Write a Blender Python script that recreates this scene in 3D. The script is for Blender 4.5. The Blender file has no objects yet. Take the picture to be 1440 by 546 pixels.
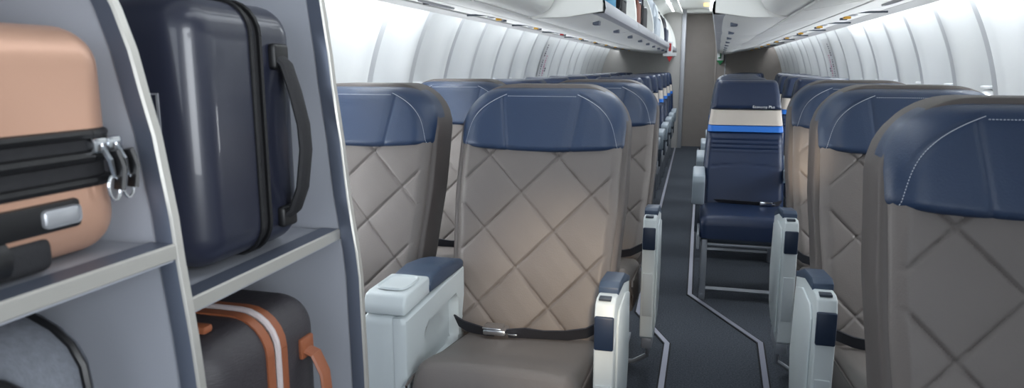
import bpy, bmesh, math, random
from mathutils import Vector, Matrix
random.seed(7)
PI = math.pi
scene = bpy.context.scene
COL = scene.collection
sin, cos, sqrt, exp = math.sin, math.cos, math.sqrt, math.exp

# ------------------------------------------------------------ materials
def srgb(r, g, b):
    f = lambda c: (c/255/12.92) if c/255 <= .04045 else ((c/255+.055)/1.055)**2.4
    return (f(r), f(g), f(b), 1)
MATS = {}
def mat(name, col, rough=.5, metal=0, bump=0, bscale=200, var=0, vscale=8, emit=None, estr=0, spec=.5, coat=0, aniso=None):
    m = bpy.data.materials.new(name); m.use_nodes = True
    nt = m.node_tree; N = nt.nodes; L = nt.links
    p = N['Principled BSDF']
    p.inputs['Base Color'].default_value = col
    p.inputs['Roughness'].default_value = rough
    p.inputs['Metallic'].default_value = metal
    p.inputs['Specular IOR Level'].default_value = spec
    p.inputs['Coat Weight'].default_value = coat
    tc = N.new('ShaderNodeTexCoord')
    if emit:
        p.inputs['Emission Color'].default_value = emit
        p.inputs['Emission Strength'].default_value = estr
    if var:
        n = N.new('ShaderNodeTexNoise'); n.inputs['Scale'].default_value = vscale; n.inputs['Detail'].default_value = 5
        L.new(tc.outputs['Object'], n.inputs['Vector'])
        mr = N.new('ShaderNodeMapRange'); mr.inputs['To Min'].default_value = 1-var; mr.inputs['To Max'].default_value = 1+var
        L.new(n.outputs['Fac'], mr.inputs['Value'])
        mx = N.new('ShaderNodeVectorMath'); mx.operation = 'SCALE'
        mx.inputs[0].default_value = col[:3]
        L.new(mr.outputs['Result'], mx.inputs['Scale'])
        L.new(mx.outputs['Vector'], p.inputs['Base Color'])
    if bump:
        n2 = N.new('ShaderNodeTexNoise'); n2.inputs['Scale'].default_value = bscale; n2.inputs['Detail'].default_value = 4
        if aniso:
            mp = N.new('ShaderNodeMapping'); mp.inputs['Scale'].default_value = aniso
            L.new(tc.outputs['Object'], mp.inputs['Vector']); L.new(mp.outputs['Vector'], n2.inputs['Vector'])
        else:
            L.new(tc.outputs['Object'], n2.inputs['Vector'])
        b = N.new('ShaderNodeBump'); b.inputs['Strength'].default_value = bump; b.inputs['Distance'].default_value = .002
        L.new(n2.outputs['Fac'], b.inputs['Height']); L.new(b.outputs['Normal'], p.inputs['Normal'])
    MATS[name] = m
    return m
M = MATS
mat('grey_leather', srgb(112, 106, 103), .5, bump=.25, bscale=260, var=.04, vscale=5)
mat('grey_shell', srgb(90, 84, 82), .55, bump=.2, bscale=260)
mat('navy_leather', srgb(36, 56, 86), .42, bump=.22, bscale=240, var=.08, vscale=6, spec=.6)
mat('navy_vinyl', srgb(28, 45, 76), .40, bump=.2, bscale=240, var=.08, vscale=6, spec=.5)
mat('navy_plastic', srgb(54, 70, 92), .45)
mat('navy_dark', srgb(32, 46, 68), .45)
mat('white_band', srgb(205, 196, 186), .5, bump=.15, bscale=240)
mat('blue_band', srgb(36, 118, 215), .45)
mat('stitch', srgb(190, 195, 205), .7)
mat('seam', srgb(24, 26, 34), .8)
mat('pale_plastic', srgb(204, 212, 214), .42, var=.03, vscale=3)
mat('pale_plastic_line', srgb(186, 194, 198), .5)
mat('grey_plastic', srgb(150, 162, 172), .45)
mat('white_panel', srgb(214, 217, 218), .5, var=.02, vscale=2)
mat('bin_white', srgb(236, 237, 234), .45, var=.02, vscale=2)
mat('psu_grey', srgb(224, 225, 223), .5)
mat('rail_grey', srgb(178, 180, 186), .45, metal=.2)
mat('ledge', srgb(190, 190, 190), .45)
mat('aluminium', srgb(188, 186, 180), .42, metal=.55, bump=.1, bscale=40, aniso=(1, 1, 12))
mat('rib_grey', srgb(186, 189, 192), .5)
mat('latch_steel_trim_reflection', srgb(104, 111, 126), .38, metal=.5)  # latch steel; on closet trims, a dark reflection put into the colour
mat('chrome', srgb(215, 218, 222), .18, metal=1)
mat('strap', srgb(38, 40, 48), .8, bump=.4, bscale=500)
mat('closet_grey', srgb(160, 163, 171), .55, var=.03, vscale=3)
mat('bulkhead_grey', srgb(186, 184, 181), .75, bump=.35, bscale=150, var=.05, vscale=12)
mat('bulkhead_brown', srgb(150, 143, 138), .8, bump=.4, bscale=120, var=.06, vscale=12)
mat('carpet', srgb(76, 81, 89), .95, bump=1.0, bscale=420, var=.9, vscale=150, spec=.1)
mat('track', srgb(150, 152, 166), .5, metal=.3)
mat('track_dark', srgb(22, 24, 30), .8)
mat('frame_metal', srgb(160, 165, 172), .4, metal=.5)
mat('dark_metal', srgb(70, 78, 88), .5, metal=.4)
mat('black', srgb(18, 18, 20), .45)
mat('black_soft', srgb(30, 30, 33), .75, bump=.4, bscale=150)
mat('shell_navy', srgb(34, 37, 52), .34, coat=.3, var=.05, vscale=4)
mat('shell_rose', srgb(190, 150, 128), .34, metal=.35, var=.03, vscale=3)
mat('shell_char', srgb(52, 49, 53), .5, bump=.5, bscale=90, aniso=(1, 1, 6))
mat('tan', srgb(138, 80, 52), .5, bump=.25, bscale=120, var=.1, vscale=10)
mat('zip_white', srgb(200, 190, 190), .5, metal=.3, bump=.8, bscale=600)
mat('heather', srgb(112, 116, 124), .9, bump=.6, bscale=300, var=.3, vscale=120)
mat('silver_plastic', srgb(170, 172, 176), .35, metal=.5)
mat('led', (1, 1, 1, 1), .5, emit=(.92, .97, 1, 1), estr=4)
mat('ceiling_led', (1, 1, 1, 1), .5, emit=(.9, .95, 1, 1), estr=3)
mat('amber_lamp', srgb(255, 220, 130), .5, emit=(1, .72, .25, 1), estr=1.6)
mat('daylight_pane', srgb(235, 240, 245), .3, emit=(.95, .98, 1, 1), estr=18)
mat('red', srgb(176, 30, 34), .5)
mat('green', srgb(28, 120, 70), .5)
mat('orange', srgb(210, 160, 50), .5)
mat('pink_print', srgb(196, 120, 150), .6)
mat('dark_print', srgb(70, 64, 80), .6)
mat('white_print', srgb(235, 238, 240), .5)
mat('teal_fabric', srgb(60, 130, 165), .8)
mat('brown_fabric', srgb(120, 78, 66), .8, bump=.4, bscale=120)
mat('slate_fabric', srgb(58, 64, 84), .8, bump=.4, bscale=120)
mat('silver_fabric', srgb(172, 180, 188), .6, bump=.3, bscale=120)

# ------------------------------------------------------------ mesh helpers
class MB:
    def __init__(s): s.v = []; s.f = []; s.mi = []; s.cur = 0
    def add(s, vs, fs):
        o = len(s.v); s.v += [tuple(q) for q in vs]
        s.f += [tuple(i+o for i in f) for f in fs]; s.mi += [s.cur]*len(fs)
    def bm(s, bm):
        bm.verts.index_update()
        s.add([v.co[:] for v in bm.verts], [[v.index for v in f.verts] for f in bm.faces]); bm.free()
    def grid(s, rows, closed=False):
        n = len(rows[0]); fs = []
        for j in range(len(rows)-1):
            for i in range(n if closed else n-1):
                k = (i+1) % n
                fs.append((j*n+i, j*n+k, (j+1)*n+k, (j+1)*n+i))
        s.add([p for r in rows for p in r], fs)
    def box(s, x0, x1, y0, y1, z0, z1, r=0, seg=2, xf=None):
        bm = bmesh.new(); bmesh.ops.create_cube(bm, size=1)
        for v in bm.verts:
            v.co = Vector(((x0+x1)/2+v.co.x*(x1-x0), (y0+y1)/2+v.co.y*(y1-y0), (z0+z1)/2+v.co.z*(z1-z0)))
        if r: bmesh.ops.bevel(bm, geom=bm.edges[:], offset=r, segments=seg, profile=.5, affect='EDGES')
        if xf:
            for v in bm.verts: v.co = xf(v.co)
        s.bm(bm)
    def sbox(s, x0, x1, y0, y1, z0, z1, r, open_y, seg=6):
        """half shell: all edges rounded except those lying on the plane y = open_y"""
        bm = bmesh.new(); bmesh.ops.create_cube(bm, size=1)
        for v in bm.verts:
            v.co = Vector(((x0+x1)/2+v.co.x*(x1-x0), (y0+y1)/2+v.co.y*(y1-y0), (z0+z1)/2+v.co.z*(z1-z0)))
        ed = [e for e in bm.edges if not all(abs(v.co.y-open_y) < 1e-5 for v in e.verts)]
        bmesh.ops.bevel(bm, geom=ed, offset=r, segments=seg, profile=.5, affect='EDGES')
        s.bm(bm)
    def prism(s, poly, axis, a0, a1, r=0, seg=2):
        """poly in the two other axes, extruded along axis"""
        bm = bmesh.new()
        def co(p, a):
            return {'x': (a, p[0], p[1]), 'y': (p[0], a, p[1]), 'z': (p[0], p[1], a)}[axis]
        A = [bm.verts.new(co(p, a0)) for p in poly]; B = [bm.verts.new(co(p, a1)) for p in poly]
        bm.faces.new(A); bm.faces.new(B[::-1]); n = len(poly)
        for i in range(n): bm.faces.new((A[i], B[i], B[(i+1) % n], A[(i+1) % n]))
        bmesh.ops.recalc_face_normals(bm, faces=bm.faces[:])
        if r: bmesh.ops.bevel(bm, geom=bm.edges[:], offset=r, segments=seg, profile=.5, affect='EDGES', clamp_overlap=True)
        s.bm(bm)
    def tube(s, pts, rx, ry=None, n=8, up=(0, 0, 1), cap=True, rect=False):
        ry = ry or rx; P = [Vector(p) for p in pts]; rows = []
        for i, p in enumerate(P):
            t = (P[min(i+1, len(P)-1)]-P[max(i-1, 0)]).normalized()
            u = Vector(up); a = t.cross(u)
            if a.length < 1e-4: a = t.cross(Vector((1, 0, 0)))
            a.normalize(); b = a.cross(t).normalized()
            if rect: row = [p+a*rx*i_+b*ry*j_ for i_, j_ in ((-1, -1), (1, -1), (1, 1), (-1, 1))]
            else: row = [p+a*rx*cos(2*PI*k/n)+b*ry*sin(2*PI*k/n) for k in range(n)]
            rows.append(row)
        s.grid(rows, True)
        if cap:
            o = len(s.v)-sum(len(r) for r in rows); m = len(rows[0])
            s.f.append(tuple(o+k for k in range(m))[::-1]); s.mi.append(s.cur)
            o2 = o+(len(rows)-1)*m; s.f.append(tuple(o2+k for k in range(m))); s.mi.append(s.cur)
    def disc(s, c, nrm, r, h, n=16):
        c = Vector(c); nrm = Vector(nrm).normalized()
        s.tube([c, c+nrm*h], r, n=n, up=(.3, .5, .81) if abs(nrm.z) > .9 else (0, 0, 1))
    def out(s, name, mats, parent=None, smooth=30, **props):
        me = bpy.data.meshes.new(name); me.from_pydata(s.v, [], s.f)
        if not isinstance(mats, (list, tuple)): mats = [mats]
        for m in mats: me.materials.append(M[m] if isinstance(m, str) else m)
        if len(mats) > 1: me.polygons.foreach_set('material_index', s.mi)
        bm = bmesh.new(); bm.from_mesh(me)
        bmesh.ops.remove_doubles(bm, verts=bm.verts[:], dist=1e-6)
        bmesh.ops.recalc_face_normals(bm, faces=bm.faces[:]); bm.to_mesh(me); bm.free()
        if smooth: me.shade_smooth(); me.set_sharp_from_angle(angle=math.radians(smooth))
        o = bpy.data.objects.new(name, me); COL.objects.link(o)
        if parent: o.parent = parent
        for k, v in props.items(): o[k] = v
        return o

def tag(o, label, cat, group=None):
    o['label'] = label; o['category'] = cat
    if group: o['group'] = group
    return o
def thing(name, label, cat, loc=(0, 0, 0), rz=0, group=None):
    o = bpy.data.objects.new(name, None); COL.objects.link(o)
    o.empty_display_size = .1
    o.location = loc; o.rotation_euler = (0, 0, rz)
    return tag(o, label, cat, group)
def struct(o): o['kind'] = 'structure'; return o
def dup(root, loc, rz, label, group=None):
    def rec(o, par):
        c = o.copy(); COL.objects.link(c); c.parent = par
        for ch in [q for q in COL.objects if q.parent == o]: rec(ch, c)
        return c
    r = rec(root, None); r.location = loc; r.rotation_euler = (0, 0, rz); r['label'] = label
    if group: r['group'] = group
    return r

def lerp(pts):
    """smooth-ish piecewise interpolation through (x, y) pairs"""
    def f(x):
        if x <= pts[0][0]: return pts[0][1]
        for (a, b), (c, d) in zip(pts, pts[1:]):
            if x <= c:
                t = (x-a)/(c-a); return b+(d-b)*(t*t*(3-2*t)*.5+t*.5)
        return pts[-1][1]
    return f
def R(d, r):
    t = min(1, max(0, d/r)); return sqrt(max(0, 1-(1-t)**2))

def pillow(hw, w0, w1, T, B, r, rt, rb, relief=None, step=.02, fine=True, mapf=None, back_round=0, rside=None):
    """padded slab. hw(w): half width, w from w0 to w1, outline corner radii rt (at w1) and rb (at w0);
    T thickness of the rounded front, B depth behind the outline. mapf(x, t, w) -> 3D"""
    rside = rside or r
    W = [w0+(w1-w0)*i/max(2, round((w1-w0)/step)) for i in range(max(2, round((w1-w0)/step))+1)]
    E_ = [0, .0012, .004, .009, .016, .026]
    W = sorted(set([w for w in W if w0+.03 < w < w1-.03]+[w0+e for e in E_]+[w1-e for e in E_]+[w1-(w1-w0)*.0-rt*.5, w1-rt*.25, w0+rb*.5]))
    hm = max(hw(w) for w in W); nx = max(3, round(hm/step))
    us = [i/nx for i in range(nx)]; us = [u for u in us if u < 1-.03/hm]+[1-e/hm for e in E_]
    us = sorted(set([-u for u in us]+us))
    rows = []; outline = []
    mb = MB()
    def heff(w):
        h = hw(w)
        if w > w1-rt: h = h-rt+sqrt(max(0, rt*rt-(w-(w1-rt))**2)) if rt < h else h*sqrt(max(.0, 1-((w-(w1-rt))/rt)**2))
        if w < w0+rb: h = h-rb+sqrt(max(0, rb*rb-((w0+rb)-w)**2))
        return h
    for w in W:
        h = heff(w); row = []
        for u in us:
            x = h*u
            k = R(h-abs(x), rside)*R(w1-w, r)*R(w-w0, r)
            t = T*k
            if relief: t += relief(x, w)*min(1, k*k)
            row.append((x, t, w))
        rows.append(row)
    mb.grid([[mapf(*p) for p in row] for row in rows])
    # outline loop
    lp = [rows[0][i] for i in range(len(us))]+[rows[j][-1] for j in range(1, len(W))]+[rows[-1][i] for i in range(len(us)-2, -1, -1)]+[rows[j][0] for j in range(len(W)-2, 0, -1)]
    cw = (w0+w1)/2
    rings = [lp]
    if back_round:
        for k in (1, 2, 3, 4):
            a = k/4*PI/2; ins = back_round*(1-cos(a)); tt = -(B-back_round)-back_round*sin(a)
            if k == 1: rings.append([(x, -(B-back_round), w) for x, t, w in lp])
            ring = []
            for x, t, w in lp:
                L_ = max(1e-6, sqrt(x*x+(w-cw)**2)); ring.append((x*(1-ins/hm), tt, cw+(w-cw)*(1-ins/((w1-w0)/2))))
            rings.append(ring)
    else: rings.append([(x, -B, w) for x, t, w in lp])
    mb.grid([[mapf(*p) for p in q] for q in rings], True)
    o = len(mb.v); n = len(lp)
    mb.f.append(tuple(range(o-n, o))); mb.mi.append(mb.cur)
    return mb

def text_mesh(body, size, mapf, name, m, parent, align='CENTER'):
    cu = bpy.data.curves.new(name, 'FONT'); cu.body = body; cu.size = size; cu.align_x = align; cu.extrude = .0004
    ob = bpy.data.objects.new(name, cu); COL.objects.link(ob)
    dg = bpy.context.evaluated_depsgraph_get(); dg.update()
    me = bpy.data.meshes.new_from_object(ob.evaluated_get(dg))
    COL.objects.unlink(ob); bpy.data.objects.remove(ob)
    for v in me.vertices: v.co = Vector(mapf(v.co.x, v.co.z, v.co.y))
    me.materials.clear(); me.materials.append(M[m])
    o = bpy.data.objects.new(name, me); COL.objects.link(o); o.parent = parent
    return o

# ------------------------------------------------------------ cabin shell
XC, RW, ZC = -.14, 1.27, .85        # fuselage lining: circle about (XC, ZC)
Y0, Y1 = -.9, 10.65
def wall(side):
    sgn = -1 if side == 'left' else 1
    off = 2.80 if side == 'left' else 3.13
    P = .47
    zs = [(-.70+1.30*i/46) for i in range(47)]      # angle parameter
    ys = []
    y = Y0
    k0 = int((Y0-off)/P)-2
    for k in range(k0, int((Y1-off)/P)+2):
        b = off+k*P
        for s_ in (0, .008, .016, .05, .058, .07, .09, .12, .16, .20, .24, .28, .32, .36, .39, .42, .44, .455):
            yy = b+s_
            if Y0 <= yy <= Y1: ys.append((yy, s_, k))
    rows = []
    for yy, s_, k in ys:
        if s_ <= .05:
            d = 0
            if k % 2 and .004 < s_ < .04: d = -.006
            if not k % 2: d = .006
        else:
            t = (s_-.05)/(P-.05); sm = lambda q: (lambda c: c*c*(3-2*c))(min(1, max(0, q)))
            d = -.075*sm(t/.12)*sm((1-t)/.42)
        row = []
        for a in zs:
            rr = RW+.02-(0 if a > -.62 else 0)
            fade = min(1, max(0, (a+.55)/.15))
            dd = rr-d*fade-.012*0
            dd = rr-(-d)*-1*fade if False else rr+(-d)*fade
            row.append((XC+sgn*dd*cos(a), yy, ZC+dd*sin(a)))
        rows.append(row)
    mb = MB(); mb.grid(rows)
    nf = len(zs)-1
    for j in range(len(ys)-1):
        if ys[j][1] < .05 and ys[j+1][1] <= .058 or (ys[j][1] <= .05 and ys[j+1][1] <= .07 and ys[j+1][1] > .04):
            for i in range(nf): mb.mi[j*nf+i] = 1
    o = mb.out('wall_'+side, ['white_panel', 'rib_grey'], smooth=25); struct(o)
    # outer skin behind it, so no light leaks
    ms = MB()
    ms.grid([[(XC+sgn*(RW+.11)*cos(a), yy, ZC+(RW+.11)*sin(a)) for a in [(-.75+2.0*i/20) for i in range(21)]] for yy in (Y0, 3, 6, Y1+.5)])
    # windows
    n = 0
    for k in range(-3, 12):
        yc = off+(k+.5)*P+.025
        w = bpy.data.objects.new('window_%d' % (len([q for q in COL.objects if q.name.startswith('window_') and not q.parent])+1), None); COL.objects.link(w); struct(w)
        zc_ = .915; a = math.asin((zc_-ZC)/(RW+.06)); w.location = (XC+sgn*(RW+.055)*cos(a), yc-.02, zc_)
        w.rotation_euler = (0, (-a if sgn > 0 else a), 0)
        fr = MB(); rows = []
        for j in range(28):
            t = 2*PI*j/28
            cx = math.copysign(abs(cos(t))**.75, cos(t)); sz = math.copysign(abs(sin(t))**.75, sin(t))
            rows.append([(sgn*dx, cx*(.115+e), sz*(.16+e)) for dx, e in ((.03, -.012), (-.004, -.006), (-.012, .004), (-.006, .016), (.05, .024))])
        rows.append(rows[0]); fr.grid(rows); fr.out('window_frame', 'white_panel', w)
        pn = MB(); pts = [(sgn*.012, r_[0][1], r_[0][2]) for r_ in rows[:-1]]
        pn.add(pts, [tuple(range(28))]); pn.out('window_pane', 'daylight_pane', w, smooth=0)
        sh = MB(); sh.box(-.016, .006, -.055, .055, .178, .190, .003); sh.out('shade_handle', 'white_print', w)
    return o
wall('left'); wall('right')

fl = MB(); fl.grid([[(x, y, 0) for x in (-1.25, -.5, 0, .5, .98)] for y in (Y0, 2, 5, 8, 11.4)]); struct(fl.out('floor', 'carpet'))
ce = MB()
prof = [(-.95, 1.80), (-.75, 1.90), (-.5, 1.97), (-.3, 2.0), (.02, 2.0), (.22, 1.97), (.47, 1.90), (.67, 1.80)]
ce.grid([[(x, y, z) for x, z in prof] for y in (Y0, 3, 6, Y1, 11.3)])
ce.grid([[(x, y, z+.03) for x, z in prof] for y in (Y0, Y1)])
struct(ce.out('ceiling', 'bin_white'))
# long light cove strips on the ceiling, both sides of the aisle
for i, x in enumerate((-.42, .12)):
    t = MB(); t.box(x-.03, x+.03, 1.0, 10.5, 1.965, 1.985, .004)
    struct(t.out('trim_%d' % (i+1), 'ceiling_led'))
# ledges above the side walls with LED wash behind them
for i, (xa, xb, xw, z) in enumerate(((-1.10, -1.185, -1.30, 1.43), (.83, .925, 1.03, 1.45))):
    t = MB()
    t.prism([(xa, z), (xb, z-.004), (xb, z+.02), (xa, z+.028)], 'y', -.2, Y1-.01, .003, 1)
    struct(t.out('trim_%d' % (i+3), 'ledge'))
    t = MB(); s_ = -1 if i == 0 else 1
    xm = xb+s_*.012
    t.box(min(xm, xm+s_*.03), max(xm, xm+s_*.03), 1.2, Y1-.05, z+.05, z+.06, .002)
    struct(t.out('trim_%d' % (i+5), 'led'))

# floor guide tracks (grey strips with dark edging)
def track(n, pts):
    up = MB()
    for w, h, mi in ((.017, .004, 1), (.0105, .006, 0)):
        up.cur = mi; L_ = []; R_ = []
        for i, p in enumerate(pts):
            p = Vector(p); a = (Vector(pts[i])-Vector(pts[i-1])).normalized() if i else (Vector(pts[1])-p).normalized()
            b = (Vector(pts[i+1])-p).normalized() if i < len(pts)-1 else a
            t = (a+b).normalized(); nn = Vector((-t.y, t.x)); k = w/max(.3, nn.dot(Vector((-a.y, a.x))))
            L_.append(p+nn*k); R_.append(p-nn*k)
        rows = [[(l.x, l.y, 0), (l.x, l.y, h), (r.x, r.y, h), (r.x, r.y, 0)] for l, r in zip(L_, R_)]
        up.grid(rows)
    struct(up.out('trim_%d' % n, ['track', 'track_dark'], smooth=0))
track(7, [(.02, 10.6), (.0, 5), (.0, 3.64), (.306, 3.04), (.29, 2.5), (.29, -.5)])
track(8, [(-.31, 10.6), (-.27, 5), (-.24, 3.3), (-.085, 2.93), (-.088, 2.5), (-.09, -.5)])

# bulkheads at the back
b = MB(); b.box(-1.5, -.27, Y1, Y1+.05, 0, 2.05); struct(b.out('wall_rear_left', 'bulkhead_grey', smooth=0))
b = MB(); b.box(.20, 1.3, Y1, Y1+.05, 0, 2.05); struct(b.out('wall_rear_right', 'bulkhead_brown', smooth=0))
b = MB(); b.box(-.32, .30, Y1+.25, Y1+.30, 0, 2.05)
struct(b.out('door_1', 'bulkhead_brown', smooth=0))
b = MB(); b.box(-.285, -.225, Y1-.03, Y1+.26, 0, 2.03, .006); struct(b.out('trim_9', 'rail_grey'))
b = MB(); b.box(.195, .225, Y1-.02, Y1+.26, 0, 2.0, .004); struct(b.out('trim_10', 'bulkhead_brown'))
b = MB(); b.box(.335, .347, Y1-.006, Y1+.002, 0, 1.5, .002); struct(b.out('trim_11', 'rail_grey'))
b = MB(); b.box(-.23, .2, Y1-.02, Y1+.26, 1.955, 2.0, .004); struct(b.out('trim_12', 'bin_white'))

# ------------------------------------------------------------ overhead bins
def xr(y): return .045+(y-2.9)*.024          # aisle edge of the right-hand bins
def xl(y): return -.40+(y-2.9)*.006
def econ_bin(side, y0, y1, label, opened):
    s = -1 if side == 'left' else 1
    t = thing('overhead_bin', label, 'overhead bin', (0, y0, 1.388 if s < 0 else 1.374), group='overhead bins over the %s rows' % side)
    L_ = y1-y0
    def aisle(y): return xl(y) if s < 0 else xr(y)
    xo = -.70 if s < 0 else .315
    def out_x(y): return xo if s < 0 else .315+(y-2.9)*.012
    xback = -1.16 if s < 0 else .90
    body = MB(); n = 12
    def zbot(q, y):           # underside, q 0 at outboard corner .. 1 at the aisle
        f = (y-y0)/L_
        return -.002+.022*q-.010*sin(PI*q)*1.0-.014*sin(PI*f)**.7*sin(PI*min(1, q*1.1))
    rows = []
    for j in range(n+1):
        y = y0+.004+(L_-.008)*j/n; xa, xb = aisle(y), out_x(y)
        row = [(xb+(xa-xb)*q, y-y0, zbot(q, y)) for q in [i/10 for i in range(11)]]
        row += [(xa, y-y0, .055), (xa+s*.02, y-y0, .055), (xa+s*.03, y-y0, .035), (xb, y-y0, .05), (xback, y-y0, .13), (xback, y-y0, .47), (xb+(xa-xb)*.3, y-y0, .53),
                (xb+(xa-xb)*.3, y-y0, .56), (xback-s*-.02, y-y0, .49), (xback+s*.02, y-y0, .10), (xb+s*.01, y-y0, .03)]
        rows.append(row)
    body.grid(rows, True); m = len(rows[0])
    body.out('bin_body', 'bin_white', t, smooth=35)
    # side dividers with a curved aisle edge
    for yy in (.004, L_-.03):
        d = MB(); xa, xb = aisle(y0+yy), out_x(y0+yy)
        arc = []
        for i in range(13):
            a = i/12; zz = .06+.47*a
            arc.append((xa-s*0+s*(.005+.20*a**2.2), zz))
        if not opened or (yy < .1 and abs(y0-2.9) < .2):
            arc = [(xa+s*.002, .06), (xa+s*.002, .2), (xa+s*.01, .35), (xa+s*.06, .53)]
        poly = [(xb, -.004), (xb+(xa-xb)*.5, zbot(.5, y0)), (xa, zbot(1, y0)), (xa, .05)]+arc+[(xback, .50), (xback, .12)]
        d.prism(poly, 'y', yy, yy+.026, .002, 1)
        d.out('side_panel', 'bin_white', t, smooth=30)
    # metal rail along the aisle edge with latches
    r_ = MB(); rows = []
    for j in range(5):
        y = y0+.01+(L_-.02)*j/4; xa = aisle(y)
        rows.append([(xa+s*.05, y-y0, .012), (xa-s*.006, y-y0, .014), (xa-s*.012, y-y0, .03), (xa-s*.008, y-y0, .064), (xa+s*.012, y-y0, .064), (xa+s*.012, y-y0, .03)])
    r_.grid(rows, True); r_.out('rail', 'rail_grey', t)
    for f in (.25, .75):
        y = y0+L_*f; xa = aisle(y); l = MB()
        l.box(*sorted((xa+s*.065, xa+s*.095)), y-y0-.03, y-y0+.03, -.014, .006, .003)
        l.out('latch', 'latch_steel_trim_reflection', t)
    d = MB()
    if opened:        # door swung up against the ceiling
        rows = []
        for j in range(3):
            y = y0+.02+(L_-.04)*j/2; xa = aisle(y)
            rows.append([(xa+s*(.22-.30*q), y-y0, .53+.06*sin(PI*q*.8)-.02*q) for q in [i/8 for i in range(9)]]+[(xa+s*(.22-.30*q), y-y0, .545+.06*sin(PI*q*.8)-.02*q) for q in [1-i/8 for i in range(9)]])
        d.grid(rows, True)
    else:
        rows = []
        for j in range(3):
            y = y0+.012+(L_-.024)*j/2; xa = aisle(y)
            rows.append([(xa-s*.004+s*.10*q**3, y-y0, .068+.46*q) for q in [i/8 for i in range(9)]]+[(xa+s*.014+s*.10*q**3, y-y0, .068+.46*q) for q in [1-i/8 for i in range(9)]])
        d.grid(rows, True)
    d.out('bin_door', 'bin_white', t)
    return t
ords = ['first', 'second', 'third', 'fourth', 'fifth']
LB = 1.53
for i in range(5):
    econ_bin('left', 2.95+i*LB, 2.95+(i+1)*LB, ['open white overhead bin left of the aisle holding a black and teal backpack',
        'open white overhead bin on the left holding brown and slate bags, second from the front',
        'open white overhead bin on the left holding an upright silver bag',
        'open white overhead bin on the left holding a black bag, next to last',
        'open white overhead bin at the far left end, above the red arrow sign'][i], True)
    econ_bin('right', 2.95+i*LB, 2.95+(i+1)*LB, ['closed white overhead bin right of the aisle with the wide pale end wall facing forward',
        'closed overhead bin on the right, second behind the pale end wall', 'closed overhead bin on the right, middle one of the five along the aisle',
        'closed overhead bin on the right, next to last before the rear wall', 'closed overhead bin on the right, above the green arrow sign at the rear wall'][i], False)
def fc_bin(side, y0, y1, label):
    s = -1 if side == 'left' else 1; L_ = y1-y0
    t = thing('overhead_bin', label, 'overhead bin', (0, y0, 1.39 if s < 0 else 1.374), group='shallow forward overhead bins')
    x0 = -.70 if s < 0 else .315
    b = MB(); pr = [(0, 0), (.05, .008), (.085, .03), (.105, .065), (.112, .12), (.108, .25), (.08, .45)]
    outer = [(x0-s*dx, z) for dx, z in pr]
    bx = x0+s*.44
    poly = [(x0+s*.02, .006)]+[(x0-s*dx*.9+s*.012, z+.006) for dx, z in pr[1:]]+[(bx, .48), (bx, .12), (x0+s*.03, .03)]
    b.prism(poly, 'y', .006, L_-.006, .002, 1); b.out('bin_body', 'psu_grey', t)
    d = MB(); rows = []
    for yy in (.008, .02, L_/2, L_-.02, L_-.008):
        e = .006 if yy in (.008, L_-.008) else 0
        rows.append([(x+s*e, yy, z+e*.5) for x, z in outer]+[(x+s*.012, yy, z+.006) for x, z in outer[::-1]])
    d.grid(rows, True); d.out('bin_door', 'bin_white', t, smooth=50)
    return t
fc_bin('left', 1.25, 2.94, 'rounded white closed bin over the left front seats, top centre left')
fc_bin('right', 1.25, 2.94, 'rounded white closed bin over the right front seats')

# passenger service panels: flat strip between bin and side ledge, one per row
def psu(side, yc, L_, label, big, lamp):
    s = -1 if side == 'left' else 1
    x0, z0 = (-.705, 1.386) if s < 0 else (.32, 1.368)
    x1, z1 = (-1.09, 1.438) if s < 0 else (.835, 1.455)
    t = thing('service_panel', label, 'service panel', (x0, yc, z0), group='%s service panels' % side)
    def mp(q, y, h): return (q*(x1-x0), y, q*(z1-z0)-h*1.0)
    b = MB()
    sec = [(0, 0), (.02, .004), (.44, .004), (.45, 0), (.47, 0), (.48, .004), (.98, .004), (1, 0), (1, -.02), (0, -.02)]
    b.grid([[mp(q, y, h-(.004 if e else 0)) for q, h in sec] for y, e in ((-L_/2+.004, 1), (-L_/2+.01, 0), (L_/2-.01, 0), (L_/2-.004, 1))], True)
    b.f.append(tuple(range(10))); b.mi.append(0); b.f.append(tuple(range(30, 40))); b.mi.append(0)
    b.out('panel', 'psu_grey', t, smooth=30)
    if big:
        r_ = MB(); rows = []
        for i in range(20):
            a = 2*PI*i/20
            rows.append([mp(.72+.035*cos(a)*k, .20*sin(a)*k, h) for k, h in ((1, .003), (.95, .012), (.8, .010), (.75, .003))])
        rows.append(rows[0]); r_.grid(rows); r_.out('vent_rim', 'rail_grey', t)
        sl = MB(); sl.add([mp(.72+.030*cos(2*PI*i/20), .17*sin(2*PI*i/20), .0065) for i in range(20)], [tuple(range(20))])
        sl.out('vent_slot', 'black', t, smooth=0)
        k = MB(); k.disc(mp(.86, .02, .004), (0, 0, -1), .012, .008); k.out('air_nozzle', 'black', t)
    else:
        for yy in (-.12, .05):
            k = MB(); k.disc(mp(.7, yy, .003), (0, 0, -1), .02, .006); k.disc(mp(.7, yy, .006), (0, 0, -1), .012, .006)
            k.out('reading_light', 'rail_grey', t)
        k = MB(); k.box(*sorted((mp(.66, 0, 0)[0], mp(.72, 0, 0)[0])), -.02, .01, mp(.64, 0, .012)[2], mp(.64, 0, 0)[2], .001); k.out('indicator', lamp, t)
        k = MB(); k.box(*sorted((mp(.66, 0, 0)[0], mp(.72, 0, 0)[0])), .07, .10, mp(.64, 0, .012)[2], mp(.64, 0, 0)[2], .001); k.out('call_button', 'dark_metal', t)
        g = MB(); g.box(*sorted((mp(.52, 0, 0)[0], mp(.95, 0, 0)[0])), -.20, -.195, mp(.74, 0, .008)[2], mp(.74, 0, -.001)[2]); g.out('panel_seam', 'dark_metal', t)
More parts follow.
